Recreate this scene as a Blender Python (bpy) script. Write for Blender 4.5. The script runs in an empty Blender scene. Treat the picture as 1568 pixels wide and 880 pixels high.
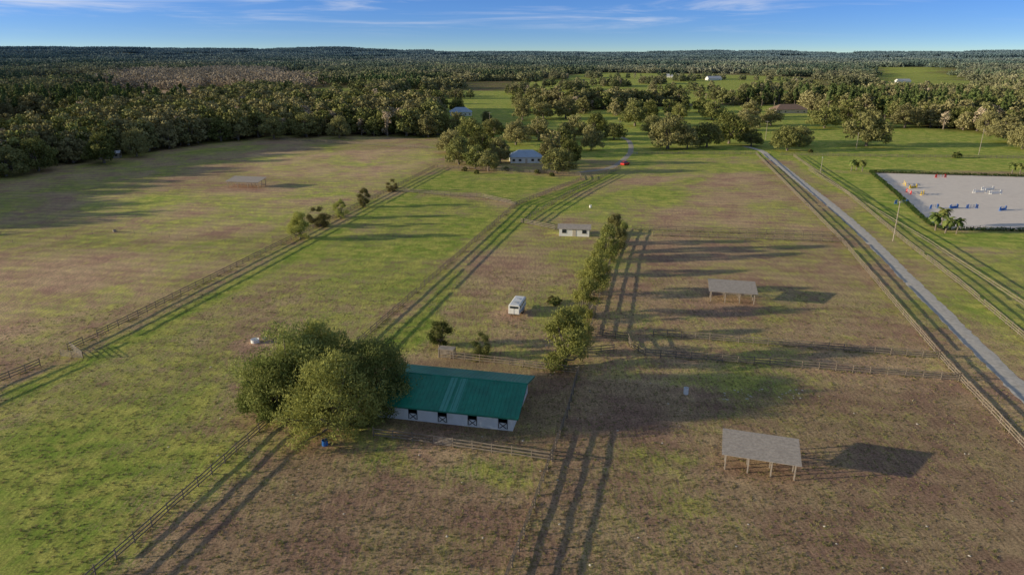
import bpy, math, random
import numpy as np
from mathutils import Vector, Matrix

random.seed(7)
scene = bpy.context.scene
# ------------------------------------------------------------------ survey
# The photo was taken ~50 m above the farm with a 24 mm lens pitched 19 deg down.
# g(u,v) turns a sighting in the 1568-px-wide photo into world ground metres.
CAMH = 50.0; FPX = 1045.0; HORV = 80.0
TH = math.atan((440 - HORV) / FPX); ST, CT = math.sin(TH), math.cos(TH)
def g(u, v, h=0.0):
    xc = (u - 784) / FPX; yc = (440 - v) / FPX
    t = (CAMH - h) / (ST - yc * CT)
    return (t * xc, t * (CT + yc * ST))
def gp(pts): return [g(*p) for p in pts]
SUN_EL = math.radians(9.8)
SD = Vector((1, 0.10, 0)).normalized() * math.cos(SUN_EL) + Vector((0, 0, -math.sin(SUN_EL)))

# ------------------------------------------------------------------ node helpers
def newmat(name):
    m = bpy.data.materials.new(name); m.use_nodes = True
    nt = m.node_tree; nt.nodes.clear()
    out = nt.nodes.new('ShaderNodeOutputMaterial')
    return m, nt, out
def N(nt, typ, **kw):
    n = nt.nodes.new(typ)
    for k, v in kw.items(): setattr(n, k, v)
    return n
def L(nt, a, b): nt.links.new(a, b)
def setv(nt, sock, v):
    if hasattr(v, 'links') or isinstance(v, bpy.types.NodeSocket): nt.links.new(v, sock)
    else: sock.default_value = v
def M(nt, op, a, b=0.0, c=None, clamp=False):
    n = nt.nodes.new('ShaderNodeMath'); n.operation = op; n.use_clamp = clamp
    setv(nt, n.inputs[0], a); setv(nt, n.inputs[1], b)
    if c is not None: setv(nt, n.inputs[2], c)
    return n.outputs[0]
def MR(nt, val, a, b, c=0.0, d=1.0, smooth=True):
    n = nt.nodes.new('ShaderNodeMapRange')
    if smooth: n.interpolation_type = 'SMOOTHSTEP'
    setv(nt, n.inputs['Value'], val)
    n.inputs['From Min'].default_value = a; n.inputs['From Max'].default_value = b
    n.inputs['To Min'].default_value = c; n.inputs['To Max'].default_value = d
    return n.outputs['Result']
def MIX(nt, f, a, b, blend='MIX'):
    n = nt.nodes.new('ShaderNodeMix'); n.data_type = 'RGBA'; n.blend_type = blend
    def c(x): return tuple(x) + (1,) if isinstance(x, (tuple, list)) and len(x) == 3 else x
    setv(nt, n.inputs[0], f); setv(nt, n.inputs[6], c(a)); setv(nt, n.inputs[7], c(b))
    return n.outputs[2]
def NOISE(nt, vec, scale, detail=4, rough=0.55, dist=0.0):
    n = nt.nodes.new('ShaderNodeTexNoise')
    if vec is not None: nt.links.new(vec, n.inputs['Vector'])
    n.inputs['Scale'].default_value = scale; n.inputs['Detail'].default_value = detail
    n.inputs['Roughness'].default_value = rough; n.inputs['Distortion'].default_value = dist
    return n.outputs['Fac']
def SCALEC(nt, col, f):
    n = nt.nodes.new('ShaderNodeVectorMath'); n.operation = 'SCALE'
    setv(nt, n.inputs[0], col); setv(nt, n.inputs[3], f)
    return n.outputs[0]

def simple(name, col, rough=0.7, var=0.25, nscale=1.5, metal=0.0, bump=0.0, dirt=None):
    m, nt, out = newmat(name)
    b = N(nt, 'ShaderNodeBsdfPrincipled'); L(nt, b.outputs[0], out.inputs[0])
    geo = N(nt, 'ShaderNodeNewGeometry')
    n1 = NOISE(nt, geo.outputs['Position'], nscale, 5, 0.6)
    f = MR(nt, n1, 0.25, 0.75, 1 - var, 1 + var, False)
    c = SCALEC(nt, tuple(col), f)
    if dirt:
        n2 = NOISE(nt, geo.outputs['Position'], nscale * 0.4, 6, 0.7)
        c = MIX(nt, MR(nt, n2, 0.5, 0.72, 0, 0.7), c, dirt)
    L(nt, c, b.inputs['Base Color'])
    b.inputs['Roughness'].default_value = rough; b.inputs['Metallic'].default_value = metal
    if bump:
        bp = N(nt, 'ShaderNodeBump'); bp.inputs['Distance'].default_value = bump
        L(nt, n1, bp.inputs['Height']); L(nt, bp.outputs[0], b.inputs['Normal'])
    return m

# ------------------------------------------------------------------ mesh builder
class MB:
    def __init__(s): s.v = []; s.f = []; s.m = []
    def add(s, vs, fs, mi=0):
        o = len(s.v); s.v += [tuple(p) for p in vs]
        for f in fs: s.f.append([i + o for i in f]); s.m.append(mi)
    def box(s, c, d, mi=0, mat=None):
        x, y, z = d[0] / 2, d[1] / 2, d[2] / 2
        vs = [Vector((c[0] + a * x, c[1] + b * y, c[2] + e * z)) for e in (-1, 1) for b in (-1, 1) for a in (-1, 1)]
        if mat is not None: vs = [mat @ p for p in vs]
        s.add(vs, [(0, 2, 3, 1), (4, 5, 7, 6), (0, 1, 5, 4), (2, 6, 7, 3), (0, 4, 6, 2), (1, 3, 7, 5)], mi)
    def beam(s, p0, p1, w, h, mi=0, up=Vector((0, 0, 1))):
        p0 = Vector(p0); p1 = Vector(p1); d = (p1 - p0).normalized()
        sd = d.cross(up)
        if sd.length < 1e-4: sd = Vector((1, 0, 0))
        sd.normalize(); u = sd.cross(d)
        vs = []
        for p in (p0, p1):
            for a, b in ((-1, -1), (1, -1), (1, 1), (-1, 1)):
                vs.append(p + sd * a * w / 2 + u * b * h / 2)
        s.add(vs, [(0, 1, 2, 3), (4, 7, 6, 5), (0, 4, 5, 1), (1, 5, 6, 2), (2, 6, 7, 3), (3, 7, 4, 0)], mi)
    def cyl(s, p0, p1, r0, r1, n=10, mi=0, caps=True):
        p0 = Vector(p0); p1 = Vector(p1); d = (p1 - p0).normalized()
        a = d.cross(Vector((0, 0, 1)))
        if a.length < 1e-3: a = Vector((1, 0, 0))
        a.normalize(); b = d.cross(a)
        vs = []
        for p, r in ((p0, r0), (p1, r1)):
            for i in range(n):
                t = 2 * math.pi * i / n
                vs.append(p + (a * math.cos(t) + b * math.sin(t)) * r)
        fs = [(i, (i + 1) % n, n + (i + 1) % n, n + i) for i in range(n)]
        if caps: fs += [tuple(range(n))[::-1], tuple(range(n, 2 * n))]
        s.add(vs, fs, mi)
    def prism(s, prof, y0, y1, mi=0):   # profile in xz extruded along y
        n = len(prof)
        vs = [(p[0], y0, p[1]) for p in prof] + [(p[0], y1, p[1]) for p in prof]
        fs = [(i, (i + 1) % n, n + (i + 1) % n, n + i) for i in range(n)] + [tuple(range(n))[::-1], tuple(range(n, 2 * n))]
        s.add(vs, fs, mi)
    def obj(s, name, mats, parent=None, loc=(0, 0, 0), rz=0.0, bevel=0):
        me = bpy.data.meshes.new(name); me.from_pydata(s.v, [], s.f); me.update()
        for m in mats: me.materials.append(m)
        me.polygons.foreach_set('material_index', s.m)
        o = bpy.data.objects.new(name, me); scene.collection.objects.link(o)
        o.location = loc; o.rotation_euler = (0, 0, rz)
        if parent: o.parent = parent
        if bevel:
            b = o.modifiers.new('bevel', 'BEVEL'); b.width = bevel; b.segments = 2
        return o
def empty(name, loc, rz=0.0):
    e = bpy.data.objects.new(name, None); scene.collection.objects.link(e)
    e.location = loc; e.rotation_euler = (0, 0, rz); return e

# ------------------------------------------------------------------ polygons
def poly_sd(X, Y, poly):
    d = np.full(X.shape, 1e18); inside = np.zeros(X.shape, bool)
    n = len(poly)
    for i in range(n):
        ax, ay = poly[i]; bx, by = poly[(i + 1) % n]
        ex, ey = bx - ax, by - ay; L2 = ex * ex + ey * ey + 1e-9
        t = np.clip(((X - ax) * ex + (Y - ay) * ey) / L2, 0, 1)
        dd = (X - ax - t * ex) ** 2 + (Y - ay - t * ey) ** 2
        d = np.minimum(d, dd)
        c = ((ay > Y) != (by > Y)) & (X < (bx - ax) * (Y - ay) / (by - ay + 1e-12) + ax)
        inside ^= c
    d = np.sqrt(d)
    return np.where(inside, d, -d)
def line_d(X, Y, pts):
    d = np.full(np.shape(X), 1e18)
    for i in range(len(pts) - 1):
        ax, ay = pts[i]; bx, by = pts[i + 1]
        ex, ey = bx - ax, by - ay; L2 = ex * ex + ey * ey + 1e-9
        t = np.clip(((X - ax) * ex + (Y - ay) * ey) / L2, 0, 1)
        d = np.minimum(d, (X - ax - t * ex) ** 2 + (Y - ay - t * ey) ** 2)
    return np.sqrt(d)
def sstep(a, b, x):
    t = np.clip((x - a) / (b - a), 0, 1); return t * t * (3 - 2 * t)

def terrain(X, Y):
    r = np.hypot(X, Y); ang = np.arctan2(X, np.maximum(Y, 1))
    left = 1 - sstep(-0.35, 0.02, ang)
    far = sstep(2500, 6000, r)
    h = far * (36 + 30 * left)
    h = h + sstep(1000, 2200, r) * (6 * np.sin(X / 420 + 1.0) * np.sin(Y / 530 + .4) + 4 * np.sin(X / 190 + Y / 260))
    h = h + sstep(3000, 5000, r) * (5 * np.sin(ang * 23 + 1) + 3.5 * np.sin(ang * 51 + 2) + 2 * np.sin(ang * 97))
    h = h - sstep(6300, 9000, r) * 120
    return h

# open (unforested) land
farm = gp([(0, 264), (130, 250), (250, 230), (420, 209), (560, 209), (690, 213), (700, 228), (880, 242), (960, 235), (1568, 243), (1900, 250)]) + \
       [(500, 250), (500, -300), (-500, -300), (-600, 150), (-330, 165)] + gp([(-330, 362), (-215, 345), (-110, 300)])
open_polys = [farm,
    gp([(680, 216), (670, 186), (690, 160), (715, 152), (790, 160), (860, 168), (905, 180), (915, 238), (700, 228)]),
    gp([(735, 158), (800, 128), (900, 112), (1085, 112), (1245, 122), (1240, 156), (1080, 159), (850, 160)]),
    gp([(560, 165), (640, 138), (790, 140), (790, 158), (740, 166), (660, 168)]),
    gp([(875, 243), (890, 190), (900, 170), (1000, 164), (1100, 162), (1200, 160), (1250, 172), (1380, 184), (1400, 196), (1568, 209), (1750, 216), (1750, 246)]),
    gp([(1330, 140), (1345, 107), (1430, 107), (1500, 128), (1480, 142)]),
    gp([(160, 162), (190, 140), (335, 136), (370, 150), (300, 164)]),
    gp([(1250, 158), (1270, 132), (1320, 132), (1330, 158)]),
    gp([(420, 150), (480, 134), (560, 136), (540, 152)]),
    ]
bare_poly = gp([(150, 143), (190, 117), (330, 110), (480, 108), (490, 136), (345, 146)])
# tree lines crossing the far pastures
hedgerows = [gp(p) for p in ([(760, 164), (860, 166), (960, 163), (1100, 162), (1250, 162)], [(930, 178), (1010, 174), (1100, 171)],
             [(1290, 180), (1400, 190), (1568, 203)], [(740, 134), (850, 133), (930, 131)], [(1000, 139), (1240, 142)], [(600, 152), (700, 147)], [(900, 120), (1240, 126)])]

drive_pts = gp([(1140, 224), (1165, 231), (1180, 242), (1222, 275), (1298, 336), (1400, 436), (1480, 515), (1568, 602), (1700, 735)])
lane_pts = gp([(885, 264), (930, 258), (953, 246), (966, 230), (960, 214), (930, 204)])
arena = gp([(1335, 265), (1660, 273), (1760, 354), (1560, 352), (1446, 350), (1428, 344), (1405, 326), (1375, 298)])

# ------------------------------------------------------------------ ground sheet
def axis(segs):
    out = []
    for a, b, s in segs: out += list(np.arange(a, b, s))
    out.append(segs[-1][1]); return np.array(out)
xs = axis([(-12000, -2000, 500), (-2000, -600, 100), (-600, -240, 20), (-240, 240, 2.0), (240, 600, 20), (600, 2000, 100), (2000, 12000, 500)])
ys = axis([(-600, 30, 45), (30, 240, 2.0), (240, 460, 4.0), (460, 1000, 12), (1000, 3000, 80), (3000, 12000, 300)])
X, Y = np.meshgrid(xs, ys); Z = terrain(X, Y)
nx, ny = len(xs), len(ys)
gr = np.full(X.shape, 0.5); br = np.full(X.shape, 0.5); sand = np.zeros(X.shape)
def zone(poly, gv, bv, soft=4.0, s=0.0):
    global gr, br, sand
    w = sstep(-soft, soft, poly_sd(X, Y, poly))
    gr = gr * (1 - w) + gv * w; br = br * (1 - w) + bv * w; sand = sand * (1 - w) + s * w
zone(farm, 0.45, 1.0, 3)
for k, p in enumerate(open_polys[1:]): zone(p, 0.95 if k != 5 else 0.2, 1.1, 8)
zone(gp([(0, 640), (410, 420), (560, 322), (770, 318), (540, 532), (400, 655), (145, 885), (-300, 1000), (-300, 800)]), 0.62, 1.0, 4)
zone(gp([(-100, 700), (60, 640), (240, 690), (145, 885), (-100, 900), (-300, 1000)]), 0.92, 1.0, 6)
zone(gp([(330, 470), (420, 440), (470, 560), (400, 640), (300, 660), (250, 600)]), 0.38, 0.95, 8)
zone(gp([(560, 322), (620, 300), (740, 305), (770, 320), (690, 390), (540, 390)]), 0.80, 1.0, 4)
zone(gp([(625, 292), (680, 262), (885, 272), (790, 308), (740, 300)]), 0.80, 1.0, 4)
zone(gp([(-200, 395), (330, 385), (250, 440), (60, 520), (-200, 560)]), 0.38, 1.25, 10)
zone(gp([(100, 300), (440, 290), (560, 250), (660, 235), (640, 262), (440, 345), (200, 365)]), 0.54, 1.25, 8)
zone(gp([(380, 235), (660, 228), (670, 245), (560, 275), (380, 270)]), 0.42, 1.3, 5)
zone(gp([(580, 540), (800, 312), (935, 262), (960, 262), (830, 318), (740, 400), (640, 530)]), 1.0, 0.95, 1.5)
zone(gp([(0, 600), (110, 555), (310, 455), (560, 325), (640, 285), (655, 290), (480, 385), (220, 520), (60, 600), (0, 640)]), 0.88, 1.0, 1.5)
zone(gp([(200, 885), (440, 668), (830, 712), (785, 885)]), 0.18, 0.74, 3)
zone(gp([(560, 672), (830, 712), (815, 760), (520, 715)]), 0.55, 0.9, 3)
zone(gp([(830, 720), (885, 580), (1100, 600), (1460, 590), (1700, 780), (1700, 1000), (790, 1000)]), 0.16, 0.74, 4)
zone(gp([(900, 890), (930, 720), (1080, 640), (1120, 700), (1110, 890)]), 0.50, 0.88, 6)
zone(gp([(920, 505), (975, 372), (1285, 374), (1430, 540)]), 0.34, 0.95, 3)
zone(gp([(985, 265), (1160, 262), (1270, 355), (1120, 350), (860, 330)]), 0.34, 1.12, 6)
zone(gp([(830, 320), (900, 300), (1080, 270), (1000, 350), (880, 335)]), 0.72, 1.08, 6)
zone(gp([(960, 240), (1155, 238), (1180, 262), (930, 275)]), 0.66, 1.1, 4)
zone(gp([(1210, 245), (1335, 262), (1440, 352), (1800, 358), (1800, 640), (1568, 560), (1400, 400)]), 0.58, 1.12, 3)
zone(gp([(1240, 262), (1335, 268), (1400, 330), (1440, 356), (1800, 360), (1800, 378), (1430, 378), (1320, 315)]), 0.98, 1.15, 2)
zone(gp([(1210, 240), (1800, 245), (1800, 262), (1335, 262), (1230, 258)]), 0.95, 1.15, 3)
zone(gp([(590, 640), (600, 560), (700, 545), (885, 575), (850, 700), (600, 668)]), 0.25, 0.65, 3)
zone(gp([(700, 400), (800, 350), (905, 370), (900, 500), (830, 540), (650, 530)]), 0.46, 1.0, 5)
for (u, v, rr) in [(1165, 722, 5), (1120, 462, 5), (372, 286, 6), (391, 524, 3.5), (1050, 603, 2.5), (670, 690, 3), (785, 480, 4)]:
    c = g(u, v); w = sstep(rr * 1.6, rr * .5, np.hypot(X - c[0], Y - c[1])); gr = gr * (1 - w) + 0.05 * w; br = br * (1 + .1 * w)
V = np.stack([X.ravel(), Y.ravel(), Z.ravel()], 1).astype(np.float32)
idx = np.arange(nx * ny).reshape(ny, nx)
F = np.stack([idx[:-1, :-1], idx[:-1, 1:], idx[1:, 1:], idx[1:, :-1]], -1).reshape(-1, 4)
def np_mesh(name, V, F, mats, mi=None, tone=None, smooth=False):
    me = bpy.data.meshes.new(name)
    me.vertices.add(len(V)); me.vertices.foreach_set('co', np.asarray(V, np.float32).ravel())
    me.loops.add(len(F) * 4); me.loops.foreach_set('vertex_index', np.asarray(F, np.int32).ravel())
    me.polygons.add(len(F)); me.polygons.foreach_set('loop_start', np.arange(0, len(F) * 4, 4, dtype=np.int32))
    for m in mats: me.materials.append(m)
    if mi is not None: me.polygons.foreach_set('material_index', np.asarray(mi, np.int32))
    me.update(calc_edges=True)
    if tone is not None:
        a = me.attributes.new('tone', 'FLOAT', 'FACE'); a.data.foreach_set('value', np.asarray(tone, np.float32))
    return me

# ground material
mg, nt, out = newmat('field_grass_and_soil')
bs = N(nt, 'ShaderNodeBsdfPrincipled'); L(nt, bs.outputs[0], out.inputs[0]); bs.inputs['Roughness'].default_value = 0.95
bs.inputs['Specular IOR Level'].default_value = 0.1
geo = N(nt, 'ShaderNodeNewGeometry'); P = geo.outputs['Position']
at = N(nt, 'ShaderNodeAttribute'); at.attribute_name = 'zone'
sp = N(nt, 'ShaderNodeSeparateColor'); L(nt, at.outputs['Color'], sp.inputs[0])
mp = N(nt, 'ShaderNodeMapping'); mp.inputs['Rotation'].default_value = (0, 0, math.radians(14)); mp.inputs['Scale'].default_value = (1.0, 0.2, 1.0); L(nt, P, mp.inputs['Vector'])
rowv = mp.outputs[0]
nL = NOISE(nt, P, 0.035, 5, 0.6, 0.6); nM = NOISE(nt, P, 0.22, 5, 0.62, 0.4); nR = NOISE(nt, rowv, 2.0, 4, 0.7)
nF = NOISE(nt, P, 3.4, 4, 0.8); nU = NOISE(nt, P, 5.5, 3, 0.75)
f = M(nt, 'ADD', sp.outputs[0], M(nt, 'MULTIPLY', M(nt, 'SUBTRACT', nL, 0.5), 1.5))
f = M(nt, 'ADD', f, M(nt, 'MULTIPLY', M(nt, 'SUBTRACT', nM, 0.5), 1.0))
f = M(nt, 'ADD', f, M(nt, 'MULTIPLY', M(nt, 'SUBTRACT', nR, 0.5), 0.9))
f = M(nt, 'ADD', f, M(nt, 'MULTIPLY', M(nt, 'SUBTRACT', nF, 0.5), 1.2))
fac = MR(nt, f, 0.2, 0.8)
n2 = NOISE(nt, P, 0.09, 4, 0.6)
soil = MIX(nt, MR(nt, n2, 0.35, 0.65), (0.47, 0.28, 0.185), (0.59, 0.41, 0.225))
soil = MIX(nt, MR(nt, nF, 0.52, 0.70, 0, .9), soil, (0.20, 0.125, 0.09))
grass = MIX(nt, MR(nt, nM, 0.35, 0.65), (0.27, 0.37, 0.05), (0.49, 0.46, 0.105))
col = MIX(nt, fac, soil, grass)
# straw-coloured dead tufts
col = MIX(nt, MR(nt, nU, 0.59, 0.76, 0, 0.65), col, (0.78, 0.61, 0.36))
bri = M(nt, 'MULTIPLY', sp.outputs[1], MR(nt, nF, 0.32, 0.68, 1.46, 0.56, False))
bri = M(nt, 'MULTIPLY', bri, MR(nt, nR, 0.32, 0.68, 0.74, 1.26, False))
bri = M(nt, 'MULTIPLY', bri, MR(nt, nM, 0.3, 0.7, 0.90, 1.10, False))
# faint mower passes running across the paddocks
ws = N(nt, 'ShaderNodeSeparateXYZ'); mp2 = N(nt, 'ShaderNodeMapping'); mp2.inputs['Rotation'].default_value = (0, 0, math.radians(9)); L(nt, P, mp2.inputs['Vector']); L(nt, mp2.outputs[0], ws.inputs[0])
mow = M(nt, 'SINE', M(nt, 'ADD', M(nt, 'MULTIPLY', ws.outputs[1], 1.5), M(nt, 'MULTIPLY', nM, 2.0)))
bri = M(nt, 'MULTIPLY', bri, M(nt, 'ADD', M(nt, 'MULTIPLY', mow, 0.065), 1.0))
col = SCALEC(nt, col, bri)
L(nt, col, bs.inputs['Base Color'])
bp = N(nt, 'ShaderNodeBump'); bp.inputs['Distance'].default_value = 0.08; bp.inputs['Strength'].default_value = 0.75
hh = M(nt, 'ADD', nU, M(nt, 'MULTIPLY', nR, 0.8))
L(nt, hh, bp.inputs['Height']); L(nt, bp.outputs[0], bs.inputs['Normal'])
me = np_mesh('ground', V, F, [mg])
ca = me.color_attributes.new('zone', 'FLOAT_COLOR', 'POINT')
cc = np.stack([gr.ravel(), br.ravel(), sand.ravel(), np.ones(gr.size)], 1).astype(np.float32)
ca.data.foreach_set('color', cc.ravel())
go = bpy.data.objects.new('ground', me); scene.collection.objects.link(go)

# ------------------------------------------------------------------ materials
m_gravel = simple('driveway_gravel', (0.66, 0.59, 0.49), 0.95, 0.22, 1.2, dirt=(0.47, 0.40, 0.30))
m_lane = simple('dusty_lane', (0.46, 0.40, 0.31), 0.95, 0.22, 1.2, dirt=(0.32, 0.29, 0.17))
m_sand = simple('arena_sand', (0.93, 0.80, 0.66), 0.95, 0.07, 0.5, dirt=(0.81, 0.68, 0.55))
m_wood = simple('weathered_fence_wood', (0.24, 0.195, 0.15), 0.9, 0.4, 1.2)
m_woodl = simple('grey_wood', (0.38, 0.32, 0.26), 0.9, 0.3, 1.5)
m_white = simple('white_paint', (0.88, 0.87, 0.84), 0.6, 0.05, 0.8, dirt=(0.72, 0.68, 0.60))
m_black = simple('black_trim', (0.03, 0.03, 0.035), 0.6, 0.2)
m_dark = simple('dark_interior', (0.02, 0.018, 0.016), 0.9, 0.2)
m_green = simple('green_metal_roof', (0.012, 0.25, 0.155), 0.42, 0.22, 0.7, dirt=(0.02, 0.17, 0.115))
m_panel = simple('skylight_panel', (0.08, 0.36, 0.27), 0.4, 0.08)
m_greent = simple('green_trim', (0.02, 0.18, 0.12), 0.5, 0.1)
m_shroof = simple('grey_shingle_roof', (0.42, 0.365, 0.31), 0.9, 0.28, 3.0, dirt=(0.31, 0.27, 0.235))
m_tin = simple('galvanised_roof', (0.60, 0.60, 0.60), 0.45, 0.1, 0.8, metal=0.2)
m_bluer = simple('blue_metal_roof', (0.48, 0.58, 0.68), 0.5, 0.1, 0.6)
m_brownr = simple('brown_shingle_roof', (0.28, 0.18, 0.13), 0.9, 0.15)
m_stucco = simple('tan_wall', (0.6, 0.52, 0.42), 0.9, 0.1)
m_glass = simple('dark_glass', (0.03, 0.04, 0.05), 0.1, 0.05)
m_red = simple('red_paint', (0.75, 0.03, 0.02), 0.4, 0.05)
m_blue = simple('blue_plastic', (0.03, 0.16, 0.5), 0.4, 0.08)
m_yel = simple('yellow_paint', (0.80, 0.55, 0.04), 0.5, 0.05)
m_rubber = simple('rubber', (0.02, 0.02, 0.02), 0.8, 0.1)
m_steel = simple('steel', (0.4, 0.4, 0.42), 0.4, 0.1, metal=0.6)
m_bark = simple('bark', (0.23, 0.185, 0.15), 0.95, 0.35, 3)

def leafmat(name, cA, cB, cC, far=True, tr=0.3):
    m, nt, out = newmat(name)
    at = N(nt, 'ShaderNodeAttribute'); at.attribute_name = 'tone'
    oi = N(nt, 'ShaderNodeObjectInfo'); geo = N(nt, 'ShaderNodeNewGeometry')
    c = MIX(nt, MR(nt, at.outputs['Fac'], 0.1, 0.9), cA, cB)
    nn = NOISE(nt, geo.outputs['Position'], 0.012, 3, 0.6)
    k = M(nt, 'ADD', M(nt, 'MULTIPLY', oi.outputs['Random'], 0.7), M(nt, 'MULTIPLY', M(nt, 'SUBTRACT', nn, 0.35), 1.0))
    c = MIX(nt, MR(nt, k, 0.25, 0.8), c, cC)
    c = SCALEC(nt, c, MR(nt, M(nt, 'FRACT', M(nt, 'MULTIPLY', oi.outputs['Random'], 7.31)), 0, 1, 0.74, 1.25, False))
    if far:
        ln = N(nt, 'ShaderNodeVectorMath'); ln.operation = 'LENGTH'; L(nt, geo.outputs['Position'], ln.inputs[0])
        c = MIX(nt, MR(nt, ln.outputs['Value'], 600, 4600, 0.0, 0.95, False), c, (0.19, 0.28, 0.33))  # aerial haze painted into the leaf colour, bluer with distance from the origin
    d = N(nt, 'ShaderNodeBsdfDiffuse'); L(nt, c, d.inputs['Color'])
    if tr:
        t = N(nt, 'ShaderNodeBsdfTranslucent'); L(nt, c, t.inputs['Color'])
        mx = N(nt, 'ShaderNodeMixShader'); mx.inputs[0].default_value = tr
        L(nt, d.outputs[0], mx.inputs[1]); L(nt, t.outputs[0], mx.inputs[2]); L(nt, mx.outputs[0], out.inputs[0])
    else: L(nt, d.outputs[0], out.inputs[0])
    return m
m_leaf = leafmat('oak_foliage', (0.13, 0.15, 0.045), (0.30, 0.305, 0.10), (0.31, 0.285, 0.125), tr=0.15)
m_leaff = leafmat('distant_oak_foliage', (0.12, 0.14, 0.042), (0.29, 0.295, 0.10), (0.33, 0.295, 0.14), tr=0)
m_leafn = leafmat('laurel_foliage', (0.16, 0.20, 0.055), (0.42, 0.44, 0.145), (0.37, 0.37, 0.11), False)
m_leafd = leafmat('dark_foliage', (0.08, 0.11, 0.035), (0.24, 0.25, 0.085), (0.21, 0.18, 0.075), False)
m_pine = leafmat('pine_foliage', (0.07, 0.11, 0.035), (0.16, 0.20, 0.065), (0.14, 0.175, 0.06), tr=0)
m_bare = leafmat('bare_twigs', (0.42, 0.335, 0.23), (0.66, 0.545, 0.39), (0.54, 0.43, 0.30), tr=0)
m_hedge = leafmat('hedge_foliage', (0.05, 0.10, 0.03), (0.12, 0.18, 0.05), (0.09, 0.14, 0.04), False)
m_palm = leafmat('palm_fronds', (0.12, 0.17, 0.05), (0.28, 0.34, 0.10), (0.25, 0.26, 0.08), False)

# ------------------------------------------------------------------ trees
def leaves(rng, C, R, ctone, n, ls, flat=0.8, inner=0.5, spray=0.0):
    w = R ** 2; ci = rng.choice(len(R), n, p=w / w.sum())
    d = rng.normal(size=(n, 3)); d /= np.linalg.norm(d, axis=1)[:, None]
    rad = R[ci] * (inner + (1.08 - inner) * rng.random(n) ** 0.6)
    if spray: rad = R[ci] * np.where(rng.random(n) < 0.35, rng.uniform(.9, 1.7, n), inner + (1.05 - inner) * rng.random(n) ** 0.7)
    pos = C[ci] + d * rad[:, None] * np.array([1, 1, flat])
    nrm = d + rng.normal(size=(n, 3)) * 0.45; nrm /= np.linalg.norm(nrm, axis=1)[:, None]
    q = rng.normal(size=(n, 3))
    if spray: q = q * (1 - spray) + (d + np.array([0, 0, .9])) * spray * 1.5; nrm = nrm * (1 - .6 * spray) + rng.normal(size=(n, 3)) * .6 * spray; nrm /= np.linalg.norm(nrm, axis=1)[:, None]
    b = np.cross(nrm, q); b /= np.linalg.norm(b, axis=1)[:, None]
    t = np.cross(b, nrm)
    s = ls * (0.55 + 0.9 * rng.random(n))[:, None]
    t = t * s; b = b * s * (0.6 - .25 * (spray > 0))
    V = np.stack([pos - t, pos - b * .9 + t * .1, pos + t, pos + b], 1).reshape(-1, 3)
    F = np.arange(4 * n).reshape(n, 4)
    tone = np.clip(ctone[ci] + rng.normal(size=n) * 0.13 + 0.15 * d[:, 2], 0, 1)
    return V, F, tone
def tube(p0, p1, r0, r1, n=6):
    m = MB(); m.cyl(p0, p1, r0, r1, n, 0, caps=False); return np.array(m.v), np.array(m.f)
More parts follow.
